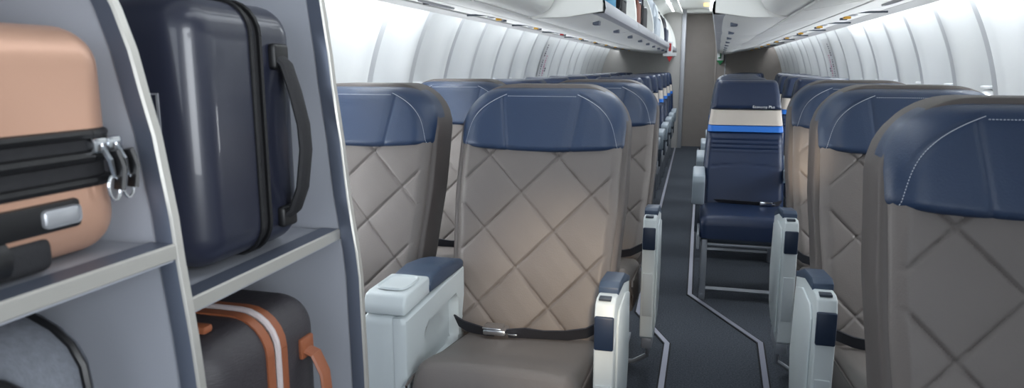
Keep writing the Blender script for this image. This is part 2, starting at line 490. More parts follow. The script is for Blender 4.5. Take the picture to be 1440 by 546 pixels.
for side in ('left', 'right'):
    ys = [(1.72, .88, 0), (2.58, .82, 1)] if side == 'left' else [(2.1, .88, 0), (2.96, .82, 1)]
    yy = ys[-1][0]+ys[-1][1]/2
    k = 0
    while yy < 10.3:
        ys.append((yy+.41, .82, 0)); yy += .82
    for i, (yc, L_, big) in enumerate(ys):
        w = ['nearest the camera', 'second from the camera', 'third from the camera', 'fourth from the camera', 'fifth from the camera', 'sixth from the camera', 'seventh from the camera', 'eighth from the camera', 'ninth from the camera', 'tenth from the camera', 'eleventh from the camera', 'farthest from the camera', 'farthest one'][min(i, 12)]
        psu(side, yc, L_, 'pale service panel over the %s seats%s, %s' % (side, ' with long vent slot' if big else '', w), big, 'red' if i == 4 and side == 'left' else 'orange')

# small signs and lamp at the rear
def arrow_sign(name, label, x, y, z, colr, w, plate_w):
    t = thing(name, label, 'sign', (x, y, z))
    p = MB(); p.box(-w, w, -.004, .004, -.02, .11, .003); p.out('sign_plate', 'white_print', t)
    if plate_w:
        q = MB(); q.box(-plate_w, plate_w, -.005, .004, -.055, -.02, .003); q.out('sign_bar', 'white_panel', t)
    a = MB(); zb = -.06 if plate_w else -.02
    a.prism([(-w*1.1, zb), (w*1.1, zb), (0, zb-.065)], 'y', -.005, .004); a.out('arrow', colr, t, smooth=0)
    g = MB()
    if colr == 'red': g.box(-.014, .014, -.007, -.003, 0, .09)
    else:
        g.box(-.006, .012, -.007, -.003, .01, .09); g.box(-.03, .012, -.007, -.003, .005, .025)
    g.out('emblem', colr, t, smooth=0)
arrow_sign('arrow_sign', 'small white hanging sign with a red arrow under the left bins', -.35, 8.4, 1.365, 'red', .03, .075)
arrow_sign('arrow_sign', 'small white sign with a green arrow on the rear wall, right of the door', .27, Y1-.03, 1.30, 'green', .045, 0)
l = MB(); l.box(.005, .085, 9.6, 9.75, 1.965, 1.995, .006); tag(l.out('ceiling_lamp', 'amber_lamp'), 'small amber lit lamp on the ceiling before the rear door', 'lamp')

# printed instructions on the emergency exit panels
def exit_print(side, yc, label):
    s = -1 if side == 'left' else 1
    t = thing('exit_placard', label, 'placard', (0, yc, 0))
    rnd = random.Random(3)
    for m, dy, n in (('dark_print', -.05, 15), ('pink_print', .06, 10), ('dark_print', .13, 5)):
        q = MB()
        for i in range(n):
            a0 = .20+i*.0155; a1 = a0+.006+.006*rnd.random()
            if rnd.random() < .15: continue
            w = .012+.015*rnd.random()
            rr = RW+.034 if abs(dy) < .2 else RW
            q.add([(XC+s*(rr-.02)*cos(a), y, ZC+(rr-.02)*sin(a)) for a, y in ((a0, dy-w), (a1, dy-w), (a1, dy+w), (a0, dy+w))], [(0, 1, 2, 3)])
        q.out('printed_text', m, t, smooth=0)
    p = MB(); ang = [.16+.30*i/10 for i in range(11)]
    p.grid([[(XC+s*(RW+.0165)*cos(a), y, ZC+(RW+.0165)*sin(a)) for a in ang] for y in (-.13, .18)])
    p.grid([[(XC+s*(RW+.0205)*cos(a), y, ZC+(RW+.0205)*sin(a)) for a in ang] for y in (-.13, .18)])
    p.out('placard_sheet', 'white_panel', t)
exit_print('left', 6.25, 'pale printed exit instruction placard on the left side wall')
exit_print('right', 6.6, 'pale printed exit instruction placard on the right side wall')

# ------------------------------------------------------------ first class seat
LEAN = .34
def fcmap(x, t, w, off=0): return (x, (w-1.0)*LEAN-t+off, w)
def quilt(x, w):
    p = .218
    a = ((x+.045)+(w-.80))/p; b_ = ((x+.045)-(w-.80))/p
    d1 = abs(a-round(a))*p/1.414; d2 = abs(b_-round(b_))*p/1.414
    g = -.0052*(exp(-(d1/.0034)**2)+exp(-(d2/.0034)**2))
    puff = .006*(min(1, d1/.05)*min(1, d2/.05))**.5
    e = 0
    return g+puff+e
hwB = lerp([(.42, .232), (.55, .243), (.75, .256), (.95, .258), (1.13, .25)])
def rel_back(x, w):
    ed = hwB(w)-.016
    if abs(x) > ed-.004:
        return -.006*exp(-((abs(x)-ed)/.0035)**2)
    return quilt(x, w)*min(1, (ed-abs(x))/.02)+0
hwH = lerp([(.92, .262), (1.0, .264), (1.13, .26)])
def seam_x(w):            # trapezoid seam on the headrest: half width at height w
    return .250-.03*((w-.925)/.12)-.085*max(0, (w-.968)/.128)**3.2
def rel_head(x, w):
    g = 0
    top = 1.099
    if w <= top: g -= .003*exp(-((abs(x)-seam_x(w))/.0035)**2)
    if abs(x) < seam_x(top)+.006: g -= .004*exp(-((w-top)/.003)**2)
    vx = .098+.03*(w-.925)/.18
    if w < top: g -= .0028*exp(-((abs(x)-vx)/.004)**2)
    g += .006*(1-min(1, abs(x)/.10))*0
    if w < top and abs(x) < seam_x(w): g += .003*min(1, abs(abs(x)-vx)/.03)*min(1, (seam_x(w)-abs(x))/.02)*min(1, (top-w)/.02)
    return g
def cush_map(x, t, w): return (x, w, .385+t-.07*(w+.64)/.5)
def make_fc(label, arms, legs=(-.17, .17), cx=0):
    t = thing('passenger_seat', label, 'seat', group='wide quilted front cabin seats')
    sh = pillow(lerp([(.36, .235), (.6, .258), (.8, .270), (1.0, .268), (1.15, .258)]), .34, 1.127, .012, .17, .03, .15, .05, None, .03, mapf=lambda x, tt, w: fcmap(x, tt, w, .040), back_round=.05, rside=.02)
    sh.out('seat_shell', 'grey_shell', t, smooth=50)
    bk = pillow(hwB, .37, 1.08, .055, .03, .035, .11, .05, rel_back, .0036, mapf=lambda x, tt, w: fcmap(x, tt, w, .055), rside=.03)
    bk.out('backrest', 'grey_leather', t, smooth=60)
    hsag = lambda x, w: .014*(1-(x/.26)**2)*max(0, (1.085-w)/.155)
    hd = pillow(hwH, .93, 1.117, .066, .05, .02, .125, .015, rel_head, .004, mapf=lambda x, tt, w: fcmap(x, tt+.016, w-hsag(x, w), .065), rside=.075)
    h = hd.out('headrest', 'navy_leather', t, smooth=60)
    st = MB()
    def dash(x, w, dx, dw):
        def y_(x_, w_):
            k = R(.262-abs(x_), .075)*R(1.117-w_, .02)*R(w_-.93, .02)
            return (w_-1.0)*LEAN+.065-.066*k-.016-.0005
        st.tube([(x-dx, y_(x-dx, w-dw)-.0006, w-dw), (x+dx, y_(x+dx, w+dw)-.0006, w+dw)], .0009, n=5)
    for s in (-1, 1):
        w = .934
        while w < 1.094:
            x = seam_x(w)-.006; x2 = seam_x(w+.004)-.006
            dash(s*(x+x2)/2, w+.002, s*(x2-x)/2*.8, .0016); ln = sqrt(.004**2+(x-x2)**2); w += .0056*(.004/ln)
    x = -(seam_x(1.099)-.008)
    while x < seam_x(1.099)-.008: dash(x, 1.092, .0017, 0); x += .0056
    st.out('stitching', 'stitch', h, smooth=0)
    def rel_c(x, w):
        g = .012-.004*exp(-((abs(x)-.190)/.0035)**2)
        return g+.010*(1-(x/.24)**2)+.012*exp(-((w+.58)/.10)**2)
    cu = pillow(lambda w: .213 if cx else .228, -.645, -.14, .055, .07, .05, .04, .05, rel_c, .012, mapf=lambda x, a, w: cush_map(x+cx, a, w), rside=.035)
    cu.out('seat_cushion', 'grey_leather', t, smooth=60)
    for s in (-1, 1):
        pp = MB(); hx = .213 if cx else .228; pts = [(cx+s*hx, -.60, .33), (cx+s*(hx+.001), -.63, .37), (cx+s*hx, -.640, .41), (cx+s*(hx-.003), -.60, .418), (cx+s*(hx-.003), -.4, .396), (cx+s*(hx-.003), -.2, .37)]
        pp.tube(pts, .004, n=6)
        pp.out('piping', 'grey_shell', t)
    bs = MB(); bs.box(cx-.195, cx+.195, -.60, -.10, .26, .335, .015); bs.out('seat_pan', 'dark_metal', t)
    for lx in legs:
        lg = MB()
        lg.box(lx-.015, lx+.015, -.56, -.53, .012, .27, .004); lg.box(lx-.015, lx+.015, -.14, -.11, .012, .27, .004)
        lg.box(lx-.02, lx+.02, -.60, -.06, 0, .018, .004)
        lg.out('leg', 'frame_metal', t)
    # lap belt and buckle
    bz = -.055
    for pts, w in (([(-.235, -.20, .50), (-.21, -.235, .485), (-.17, -.26, .478), (-.10, -.285, .474), (-.075, -.29, .476)], .019),
                   ([(-.03, -.292, .478), (.02, -.285, .484), (.07, -.272, .476), (.13, -.255, .475), (.19, -.235, .482), (.235, -.20, .50)], .019)):
        sb = MB(); sb.tube([(p[0], p[1]+.01, p[2]+bz) for p in pts], .0022, w, rect=True, up=(0, -.45, 1)); o = sb.out('seat_belt', 'strap', t)
    bu = MB(); bu.box(-.085, -.035, -.305, -.262, .480+bz, .496+bz, .004); bu.box(-.087, -.045, -.303, -.265, .496+bz, .501+bz, .002)
    bu.box(-.032, -.012, -.295, -.278, .480+bz, .485+bz, .001)
    for q, v in enumerate(bu.v): bu.v[q] = ((v[0]+.05)*1.35-.05, (v[1]+.285)*1.25-.285, v[2])
    bu.out('buckle', 'chrome', t)
    for s in arms:
        ex = .022 if s < 0 else 0; x0, x1 = sorted((s*(.265+ex), s*(.311+ex)))
        a = MB(); poly = [(-.62, .22), (-.617, .62), (-.605, .652), (-.585, .660), (-.42, .652), (-.27, .612), (-.25, .40), (-.30, .26), (-.40, .21), (-.58, .20)]
        a.prism(poly, 'x', x0, x1, .005, 3); ar = a.out('armrest', 'pale_plastic', t)
        so = (x1, x1+.006) if s > 0 else (x0-.006, x0)
        p = MB(); p.prism([(-.575, .24), (-.575, .59), (-.55, .62), (-.42, .622), (-.31, .59), (-.285, .40), (-.33, .28), (-.42, .235)], 'x', so[0], so[1], .003, 2); p.out('armrest_side_panel', 'pale_plastic', ar)
        p = MB(); p.prism([(-.545, .652), (-.42, .645), (-.265, .605), (-.265, .622), (-.40, .668), (-.52, .680), (-.545, .672)], 'x', x0-.001, x1+.001, .004, 2); p.out('armrest_pad', 'navy_plastic', ar)
        p = MB(); p.box(x0+.001, x1-.001, -.624, -.60, .545, .625, .004); p.out('front_patch', 'navy_dark', ar)
        p = MB(); p.box((x0+x1)/2-.016, (x0+x1)/2+.012, -.600, -.578, .656, .6625, .001); p.out('release_button', 'dark_metal', ar)
        p = MB(); p.box(x0+.006, x1-.006, -.6225, -.60, .30, .46, .002); p.out('access_cover', 'pale_plastic_line', ar)
        p = MB(); xm = (x0+x1)/2
        p.box(xm-.02, xm+.02, -.56, -.38, .15, .195, .006)
        pts = [(xm, -.44, .17), (xm+.0, -.42, .12), (xm-.005*s, -.40, .06), (xm-.06*s, -.38, .02), (xm-.12*s, -.37, .012)]
        p.tube(pts, .010, n=8); p.out('armrest_bracket', 'frame_metal', ar)
    return t
g1 = 'wide quilted front cabin seats'
FL = make_fc('complete grey quilted seat with navy headrest in the centre foreground, left of the aisle', (1,), cx=.022)
FL.location = (-.472, 2.12, 0)
FR = make_fc('grey quilted seat with navy headrest, nearest on the right, cut off by the frame edge', (-1,))
FR.location = (.592, 1.36, 0)
dup(FL, (-.435, 3.05, 0), 0, 'grey quilted seat with navy headrest directly behind the complete foreground seat', g1)
dup(FR, (.618, 2.28, 0), 0, 'grey quilted seat on the right between the nearest cut-off seat and the third one', g1)
dup(FR, (.64, 3.12, 0), 0, 'farthest grey quilted seat on the right, just before the navy banded seat', g1)
FW = make_fc('grey quilted window seat beside the silver closet post, partly hidden', (), (.06, .19), -.022)
FW.location = (-1.088, 2.12, 0)
dup(FW, (-1.088, 3.05, 0), 0, 'grey quilted window seat seen between two nearer headrests on the left', g1)

# console between the left pair
def console(loc, label):
    t = thing('seat_console', label, 'console', loc, group='consoles between the left pairs of front seats')
    b = MB(); x0, x1 = -.055, .058
    poly = [(0, .03), (0, .56), (.008, .575), (.43, .590), (.445, .50), (.445, .03)]
    b.prism(poly, 'x', x0, x1-.03, .012, 3); bd = b.out('console_body', 'pale_plastic', t)
    fl_ = MB(); rows = []
    ztop = lambda y: .572+.02*y/.5
    for i in range(61):
        y = .0+.445*i/60; row = []
        for j in range(61):
            q = j/60; z = .03+(ztop(y)-.03)*q
            dy = max(0, abs(y-.26)-.10); dz = max(0, abs(z-.44-.05*(y-.3))-.045); dd = sqrt(dy*dy+dz*dz)
            k = max(0, 1-max(0, dd-.022)/.009) if dd > .022 else 1
            k = k*k*(3-2*k)
            e = min(1, y/.014, (ztop(y)-z)/.010); rd = .012*(1-R(e, 1))
            row.append((x1-.027*k-rd, y, z))
        row = [(x1-.032, y, .03)]+row+[(x1-.032, y, ztop(y))]
        rows.append(row)
    rows = [[(x1-.032, 0, p[2]) for p in rows[0]]]+rows
    fl_.grid(rows); fl_.out('side_pocket', 'pale_plastic', bd, smooth=40)
    c = MB(); c.prism([(.001, .578), (-.001, .60), (.012, .628), (.035, .632), (.17, .634), (.175, .60), (.175, .585)], 'x', x0+.001, x1-.001, .010, 3); cap = c.out('console_cap', 'pale_plastic', t)
    d = MB()
    rows = []
    for i in range(20):
        a = 2*PI*i/20; cx = math.copysign(abs(cos(a))**.5, cos(a)); sy = math.copysign(abs(sin(a))**.5, sin(a))
        rows.append([(.002+cx*.040*k, .092+sy*.055*k, z) for k, z in ((1.08, .634), (1.04, .6395), (.98, .6400), (.92, .6352), (.01, .6348))])
    rows.append(rows[0]); d.grid(rows); d.out('cup_rest', 'pale_plastic', cap, smooth=50)
    p = MB(); p.prism([(.16, .585), (.157, .612), (.18, .632), (.26, .638), (.36, .626), (.445, .608), (.445, .58)], 'x', x0+.002, x1+.002, .012, 3); p.out('armrest_pad', 'navy_plastic', t)
    return t
c1 = console((-.728, 1.50, 0), 'pale plastic console with navy pad left of the foreground seat')
dup(c1, (-.735, 2.44, 0), 0, 'pale plastic console hidden behind the foreground seat, between the second pair')

# ------------------------------------------------------------ economy seat
EL = .20
def emap(x, t, w, off=0): return (x, (w-1.0)*EL-t+off, w)
hwE = lerp([(.38, .218), (.60, .212), (.83, .200), (.95, .186), (1.0, .178), (1.12, .158)])
def rel_e(x, w):
    g = 0
    for c in (.81, .786, .762, .738): g -= .005*exp(-((w-c)/.004)**2)
    g -= .004*exp(-((w-.655+.02*(x/.2)**2)/.003)**2)
    g -= .003*exp(-((abs(x)-(hwE(w)-.02))/.003)**2)
    if .728 < w < .83: g += .003
    return g
def make_econ(label, legs=(-.195, .195), arms=(-1, 1)):
    t = thing('passenger_seat', label, 'seat', group='navy banded seats')
    pillow(hwE, .395, .834, .045, .03, .03, .006, .03, rel_e, .008, mapf=lambda x, a, w: emap(x, a, w, .045), rside=.03).out('backrest', 'navy_vinyl', t, smooth=60)
    pillow(hwE, .828, .866, .046, .03, .003, .002, .002, None, .008, mapf=lambda x, a, w: emap(x, a, w, .045), rside=.03).out('blue_stripe', 'blue_band', t, smooth=60)
    pillow(hwE, .864, .952, .047, .03, .003, .002, .002, None, .012, mapf=lambda x, a, w: emap(x, a, w, .045), rside=.03).out('white_stripe', 'white_band', t, smooth=60)
    hd = pillow(hwE, .948, 1.112, .056, .04, .022, .025, .004, lambda x, w: .006*sin(PI*(w-.948)/.18), .012, mapf=lambda x, a, w: emap(x, a, w, .045), rside=.025).out('headrest', 'navy_vinyl', t, smooth=60)
    text_mesh('Economy Plus', .0205, lambda a, b, c: (.088+a, (c+.962-1)*EL-.0115-.0015-b-.004, c+.962), 'lettering', 'white_print', hd)
    pillow(hwE, .36, 1.106, .003, .055, .02, .03, .04, None, .05, mapf=lambda x, a, w: emap(x*1.015, a, w, .078), back_round=.02).out('seat_shell', 'dark_metal', t, smooth=50)
    def rel_c(x, w): return .008*(1-(x/.22)**2)
    pillow(lambda w: .222, -.50, -.05, .045, .065, .045, .03, .035, rel_c, .016, mapf=lambda x, a, w: (x, w, .395+a), rside=.035).out('seat_cushion', 'navy_vinyl', t, smooth=60)
    f = MB(); f.box(-.215, .215, -.46, -.02, .30, .325, .006); f.out('seat_pan', 'dark_metal', t)
    for lx in legs:
        lg = MB(); s = 1 if lx > 0 else -1
        lg.box(lx-.015, lx+.015, -.48, -.445, 0, .32, .004); lg.box(lx-.014, lx+.014, -.10, -.07, 0, .31, .004)
        lg.prism([(-.50, .27), (-.50, .35), (-.44, .38), (-.05, .38), (-.05, .27)], 'x', s*.228-.006, s*.228+.006, .003, 1)
        lg.disc((lx, -.482, .03), (0, -1, 0), .006, .004, 8)
        lg.out('leg', 'frame_metal', t)
    cb = MB(); cb.tube([(legs[0], -.455, .055), (legs[-1], -.455, .055)], .012, n=4); cb.out('floor_bar', 'frame_metal', t)
    cb = MB(); cb.tube([(legs[0], -.08, .20), (legs[-1], -.08, .20)], .012, n=8); cb.out('cross_bar', 'frame_metal', t)
    cb = MB(); cb.tube([(legs[0], -.45, .29), (legs[-1], -.45, .29)], .010, n=8); cb.out('cross_bar', 'frame_metal', t)
    for s in arms:
        x0, x1 = sorted((s*.205, s*.268)); xm = (x0+x1)/2
        a = MB()
        a.prism([(-.385, .48), (-.39, .60), (-.375, .628), (-.34, .635), (-.04, .635), (-.04, .585), (-.28, .575), (-.315, .55), (-.325, .48)], 'x', x0, x1, .008, 2)
        ar = a.out('armrest', 'grey_plastic', t)
        b_ = MB(); b_.box(xm-.012, xm+.012, -.375, -.32, .33, .49, .004); b_.out('armrest_post', 'dark_metal', ar)
    for pts in ([(-.215, -.03, .46), (-.15, -.10, .446), (-.05, -.14, .452), (.09, -.15, .450)], [(.155, -.15, .449), (.20, -.10, .452), (.215, -.03, .46)]):
        sb = MB(); sb.tube(pts, .0022, .018, rect=True, up=(0, -.45, 1)); sb.out('seat_belt', 'strap', t)
    bu = MB(); bu.box(.085, .15, -.178, -.13, .452, .472, .004); bu.box(.15, .165, -.165, -.145, .455, .46, .001); bu.out('buckle', 'chrome', t)
    return t
rowname = ['first banded row', 'second banded row', 'third banded row', 'fourth banded row', 'fifth banded row', 'sixth banded row', 'seventh banded row', 'last row at the rear wall']
cols = [('right aisle side', .255), ('left aisle side', -.55), ('left window side', -1.06), ('right window side', .76)]
EWL = make_econ('navy seat with white and blue bands, left window side, first banded row', (.03, .195), ())
EWR = make_econ('navy seat with white and blue bands, right window side, first banded row', (-.195, -.03), ())
E0 = make_econ('navy seat with white and blue bands facing the camera beside the aisle')
first = True
for c, (cn, x) in enumerate(cols):
    for i in range(8):
        y = 4.06+.82*i; x += (.014*i if c in (0, 3) else 0)
        if first: E0.location = (x, y, 0); first = False; continue
        src = EWL if 'left window' in cn else EWR if 'right window' in cn else E0
        if src is not E0 and i == 0: src.location = (x, y, 0); continue
        dup(src, (x, y, 0), 0, 'navy seat with white and blue bands, %s, %s' % (cn, rowname[i]))

# ------------------------------------------------------------ luggage closet
cl = thing('luggage_closet', 'grey luggage closet with silver edging and open shelves in the left foreground', 'closet', (-1.0, .7, 0))
CX, CY = -1.0, .7
def edge1(z): return lerp([(0, -.575), (.6, -.582), (.8, -.594), (1.0, -.612), (1.1, -.626), (1.18, -.645), (1.22, -.654), (1.27, -.675), (1.33, -.71), (1.42, -.76), (1.6, -.83), (1.9, -.92)])(z)
def edge2(z): return lerp([(0, -.575), (.6, -.583), (.8, -.586), (1.0, -.608), (1.2, -.628), (1.3, -.640), (1.45, -.67), (1.6, -.72), (1.9, -.82)])(z)
def divider(y, ef, trim_w=.025):
    zs = [i*.05 for i in range(37)]
    p = MB(); rows = []
    th = .0045
    for yy in (y-th, y+th): rows.append([(ef(z)-.004-CX, yy-CY, z) for z in zs]+[(-1.36+.02*0-CX, yy-CY, 1.8), (-1.36-CX, yy-CY, .0)])
    n = len(rows[0]); p.add(rows[0]+rows[1], [tuple(range(n)), tuple(range(n, 2*n))[::-1]]+[(i, (i+1) % n, n+(i+1) % n, n+i) for i in range(n)])
    p.out('divider_panel', 'closet_grey', cl, smooth=20)
    t = MB(); r = []
    for z in zs:
        x = ef(z)-CX
        r.append([(x-trim_w, y-th-.0035-CY, z), (x-trim_w, y-th-CY+.0005, z), (x-.004, y-th-CY+.001, z), (x-.004, y+th-CY-.001, z), (x-trim_w, y+th-CY-.0005, z), (x-trim_w, y+th+.0035-CY, z),
                  (x-.001, y+th+.0035-CY, z), (x+.002, y+th+.001-CY, z), (x+.002, y-th-.001-CY, z), (x-.001, y-th-.0035-CY, z)])
    t.grid(r, True)
    for j in range(len(zs)-1):
        for i in (9, 0, 5, 4): t.mi[j*10+i] = 1 if i in (9, 0) else 0  # forward-facing trim faces painted darker, standing in for their reflection
    t.out('edge_trim', ['aluminium', 'latch_steel_trim_reflection'], cl, smooth=40)
divider(.255, edge1); divider(.698, edge1); divider(1.122, edge2)
def shelf(y0, y1, z, xf0, xf1):
    s_ = MB()
    s_.add([(q[0]-CX, q[1]-CY, q[2]) for q in ((xf0-.003, y0, z-.022), (xf1-.003, y1, z-.022), (-1.35, y1, z-.022), (-1.35, y0, z-.022), (xf0-.003, y0, z-.002), (xf1-.003, y1, z-.002), (-1.35, y1, z-.002), (-1.35, y0, z-.002))],
           [(0, 1, 2, 3), (7, 6, 5, 4), (0, 4, 5, 1), (1, 5, 6, 2), (2, 6, 7, 3), (3, 7, 4, 0)])
    sh = s_.out('shelf', 'closet_grey', cl, smooth=0)
    t = MB(); rows = []
    for x, y in ((xf0, y0), (xf1, y1)):
        rows.append([(x-CX, y-CY, z-.019), (x+.003-CX, y-CY, z-.017), (x+.003-CX, y-CY, z-.001), (x-CX, y-CY, z+.001), (x-.034-CX, y-CY, z+.001), (x-.034-CX, y-CY, z-.001), (x-.002-CX, y-CY, z-.003), (x-.004-CX, y-CY, z-.019)])
    t.grid(rows, True); n = 8
    t.f += [tuple(range(8))[::-1], tuple(range(8, 16))]; t.mi += [0, 0]
    t.mi[3] = 1  # top face of the trim: dark reflection painted as a second material
    t.out('shelf_trim', ['aluminium', 'latch_steel_trim_reflection'], cl, smooth=30)
shelf(.262, .690, .968, edge1(.96), edge1(.96))
shelf(.706, 1.114, .890, edge1(.89)-.012, edge2(.89)-.028)
shelf(.701, 1.101, .42, edge1(.4), edge2(.4)); shelf(.266, .679, .69, edge1(.6), edge1(.6))
shelf(.266, .679, 1.56, edge1(1.56), edge1(1.56)); shelf(.701, 1.101, 1.56, edge1(1.56), edge2(1.56))
b = MB(); b.box(-1.365-CX, -1.35-CX, .245-CY, 1.122-CY, 0, 1.8); b.out('back_panel', 'closet_grey', cl, smooth=0)
b = MB(); b.box(-1.36-CX, -.58-CX, .245-CY, 1.122-CY, 0, .04); b.out('plinth', 'closet_grey', cl, smooth=0)

# navy hard-shell case on its side
def suitcase_navy():
    x1, y0, y1, z1 = -.640, .780, 1.042, .384       # front plane, sides, height
    t = thing('suitcase', 'glossy navy hard-shell suitcase with black grip on the upper right shelf', 'suitcase', (-.9, .90, .8915))
    X1 = x1+.9; X0 = -1.17+.9; ys = .922-.90; A = y0-.90; Bq = y1-.90
    m = MB(); m.sbox(X0, X1, A, ys-.011, 0.004, z1, .05, ys-.011, 8); m.out('front_shell', 'shell_navy', t, smooth=50)
    m = MB(); m.sbox(X0, X1, ys+.011, Bq, 0.004, z1, .05, ys+.011, 8); m.out('rear_shell', 'shell_navy', t, smooth=50)
    m = MB(); m.prism(rrect(X0+.002, X1-.002, .006, z1-.002, .048), 'y', ys-.012, ys+.012)
    m.out('zip_band', 'black_soft', t, smooth=40)
    m = MB()
    for dy in (-.011, .011):
        m.tube([(p[0], ys+dy, p[1]) for p in rrect(X0-.001, X1+.001, .003, z1+.001, .05)+[rrect(X0-.001, X1+.001, .003, z1+.001, .05)[0]]], .004, n=6, up=(0, 1, 0))
    m.out('zip_piping', 'black', t)
    # grip handle on the aisle-facing end, right of the zip
    h = MB(); yh = ys+.052
    pts = [(X1+.004, yh, .305), (X1+.018, yh, .292), (X1+.030, yh+.002, .25), (X1+.040, yh+.004, .20), (X1+.042, yh+.004, .16), (X1+.034, yh+.002, .10), (X1+.02, yh, .065), (X1+.004, yh, .052)]
    h.tube(pts, .016, .007, n=10, up=(1, 0, 0)); g = h.out('handle', 'black_soft', t)
    p = MB(); p.tube([(q[0]*1-.012, q[1]+.022, q[2]) for q in pts], .010, .005, n=8, up=(1, 0, 0)); p.out('inner_strap', 'black', g)
    for za, zb_ in ((.285, .325), (.036, .07)):
        p = MB(); p.box(X1-.003, X1+.012, yh-.02, yh+.02, za, zb_, .006, 3); p.out('handle_mount', 'black', g)
    p = MB(); p.tube([(X1+.005, yh+.03, .28), (X1+.02, yh+.032, .23), (X1+.022, yh+.032, .15), (X1+.005, yh+.03, .08)], .004, n=6); p.out('handle_edge', 'silver_plastic', g)
    e = MB()
    for r_ in ((0, .055, 0, .0022), (0, .055, .0198, .022), (0, .0022, 0, .022), (.0528, .055, 0, .022)):
        e.box(X1-.072+r_[2], X1-.078+r_[3], A-.0015, A+.001, .20+r_[0], .20+r_[1])
    e.out('emblem_frame', 'silver_plastic', t, smooth=0)
    w = MB()
    for yy in (A+.05, Bq-.05):
        for zz in (.06, z1-.06): w.disc((X0-.03, yy, zz), (0, 1, 0), .022, .02)
    w.out('wheel', 'black', t)
def rrect(x0, x1, z0, z1, r, n=6):
    P = []
    for cx, cz, a0 in ((x1-r, z1-r, 0), (x0+r, z1-r, PI/2), (x0+r, z0+r, PI), (x1-r, z0+r, 1.5*PI)):
        for i in range(n+1):
            a = a0+PI/2*i/n; P.append((cx+r*cos(a), cz+r*sin(a)))
    return P
suitcase_navy()

# rose gold case lying flat, zip running level
def suitcase_rose():
    t = thing('suitcase', 'rose gold hard-shell suitcase with black zip band on the upper left shelf', 'suitcase', (-.9, .45, .9695))
    X1 = .250; X0 = -.27; A = -.165; B_ = .220; H_ = .256
    def half(z0, z1, zopen):
        bm = bmesh.new(); bmesh.ops.create_cube(bm, size=1)
        for v in bm.verts: v.co = Vector(((X0+X1)/2+v.co.x*(X1-X0), (A+B_)/2+v.co.y*(B_-A), (z0+z1)/2+v.co.z*(z1-z0)))
        ed = [e for e in bm.edges if not all(abs(v.co.z-zopen) < 1e-5 for v in e.verts)]
        bmesh.ops.bevel(bm, geom=ed, offset=.045, segments=8, profile=.5, affect='EDGES'); m = MB(); m.bm(bm); return m
    half(0.001, .080, .080).out('lower_shell', 'shell_rose', t, smooth=50)
    half(.144, H_, .144).out('upper_shell', 'shell_rose', t, smooth=50)
    m = MB(); m.prism(rrect(X0+.003, X1-.003, A+.003, B_-.003, .042), 'z', .078, .146); m.out('zip_band', 'black_soft', t, smooth=40)
    m = MB()
    for zz, rr in ((.085, .006), (.113, .007), (.138, .006)):
        q = rrect(X0+.002, X1-.001, A+.002, B_-.002, .043); m.tube([(p[0], p[1], zz) for p in q+[q[0]]], rr, n=8)
    m.out('zip_piping', 'black', t)
    for k, dy in enumerate((.182, .202)):
        z_ = MB(); z_.box(X1-.004, X1+.010, dy-.012, dy+.008, .116, .134, .004, 2)
        z_.tube([(X1+.008, dy, .123), (X1+.013, dy+.004, .108), (X1+.013, dy+.006, .088)], .0035, n=6)
        pts = [(X1+.013, dy+.006+.008*cos(a), .076+.014*sin(a)) for a in [2*PI*i/14 for i in range(15)]]
        z_.tube(pts, .0018, n=6, up=(1, 0, 0)); zo = z_.out('zip_puller', 'chrome', t)
        z2 = MB(); z2.tube([(X1+.012, dy+.012, .118), (X1+.015, dy+.016, .098), (X1+.013, dy+.013, .073)], .004, .008, n=8, up=(1, 0, 0)); z2.out('puller_tab', 'black', zo)
    # recessed black latch bar with a silver pill
    l = MB(); l.box(X1-.006, X1+.005, -.12, .150, .040, .072, .005, 2); lo = l.out('latch_bar', 'black', t)
    l = MB(); l.box(X1+.003, X1+.009, .100, .146, .046, .066, .0055, 3); l.out('latch_button', 'silver_plastic', lo)
    w = MB(); w.box(X1-.03, X1+.003, -.02, .115, .0, .038, .012, 4); w.out('wheel_housing', 'black_soft', t)
    w = MB(); w.disc((X1-.01, .03, .024), (0, 1, 0), .022, .03); w.out('wheel', 'black', t)
suitcase_rose()

# charcoal case with tan leather straps, lower right shelf
def suitcase_char():
    t = thing('suitcase', 'charcoal ribbed suitcase with tan leather strap and handle on the lower right shelf', 'suitcase', (-.86, .885, .4215))
    X1 = .245; X0 = -.26; A = -.145; B_ = .150; H_ = .385; ys = .005
    m = MB(); m.sbox(X0, X1, A, ys-.012, .001, H_, .06, ys-.012, 8); m.out('front_shell', 'shell_char', t, smooth=50)
    m = MB(); m.sbox(X0, X1, ys+.012, B_, .001, H_, .06, ys+.012, 8); m.out('rear_shell', 'shell_char', t, smooth=50)
    def loop(dy, off):
        q = rrect(X0-off, X1+off, .001-off+.002, H_+off, .06); return [(p[0], ys+dy, p[1]) for p in q+[q[0]]]
    m = MB()
    for dy in (-.017, .017): m.tube(loop(dy, 0.0), .003, .009, n=8, up=(0, 1, 0), rect=True)
    m.out('leather_trim', 'tan', t)
    m = MB(); m.tube(loop(0, .003), .0055, n=8, up=(0, 1, 0)); m.out('zipper', 'zip_white', t)
    h = MB(); yh = .085
    h.tube([(X1-.002, yh, .30), (X1+.02, yh, .292), (X1+.035, yh, .26), (X1+.04, yh, .2), (X1+.035, yh, .14), (X1+.02, yh, .11), (X1-.002, yh, .10)], .015, .005, n=10, up=(1, 0, 0))
    ho = h.out('handle', 'tan', t)
    h = MB(); h.box(X1-.002, X1+.007, yh-.018, yh+.018, .285, .32, .003); h.out('handle_mount', 'tan', ho)
    g = MB(); g.box(.02, .05, -.10, -.07, H_, H_+.03, .004); g.box(.03, .20, -.095, -.075, H_+.0, H_+.012, .004); g.out('leather_tab', 'tan', t)
suitcase_char()

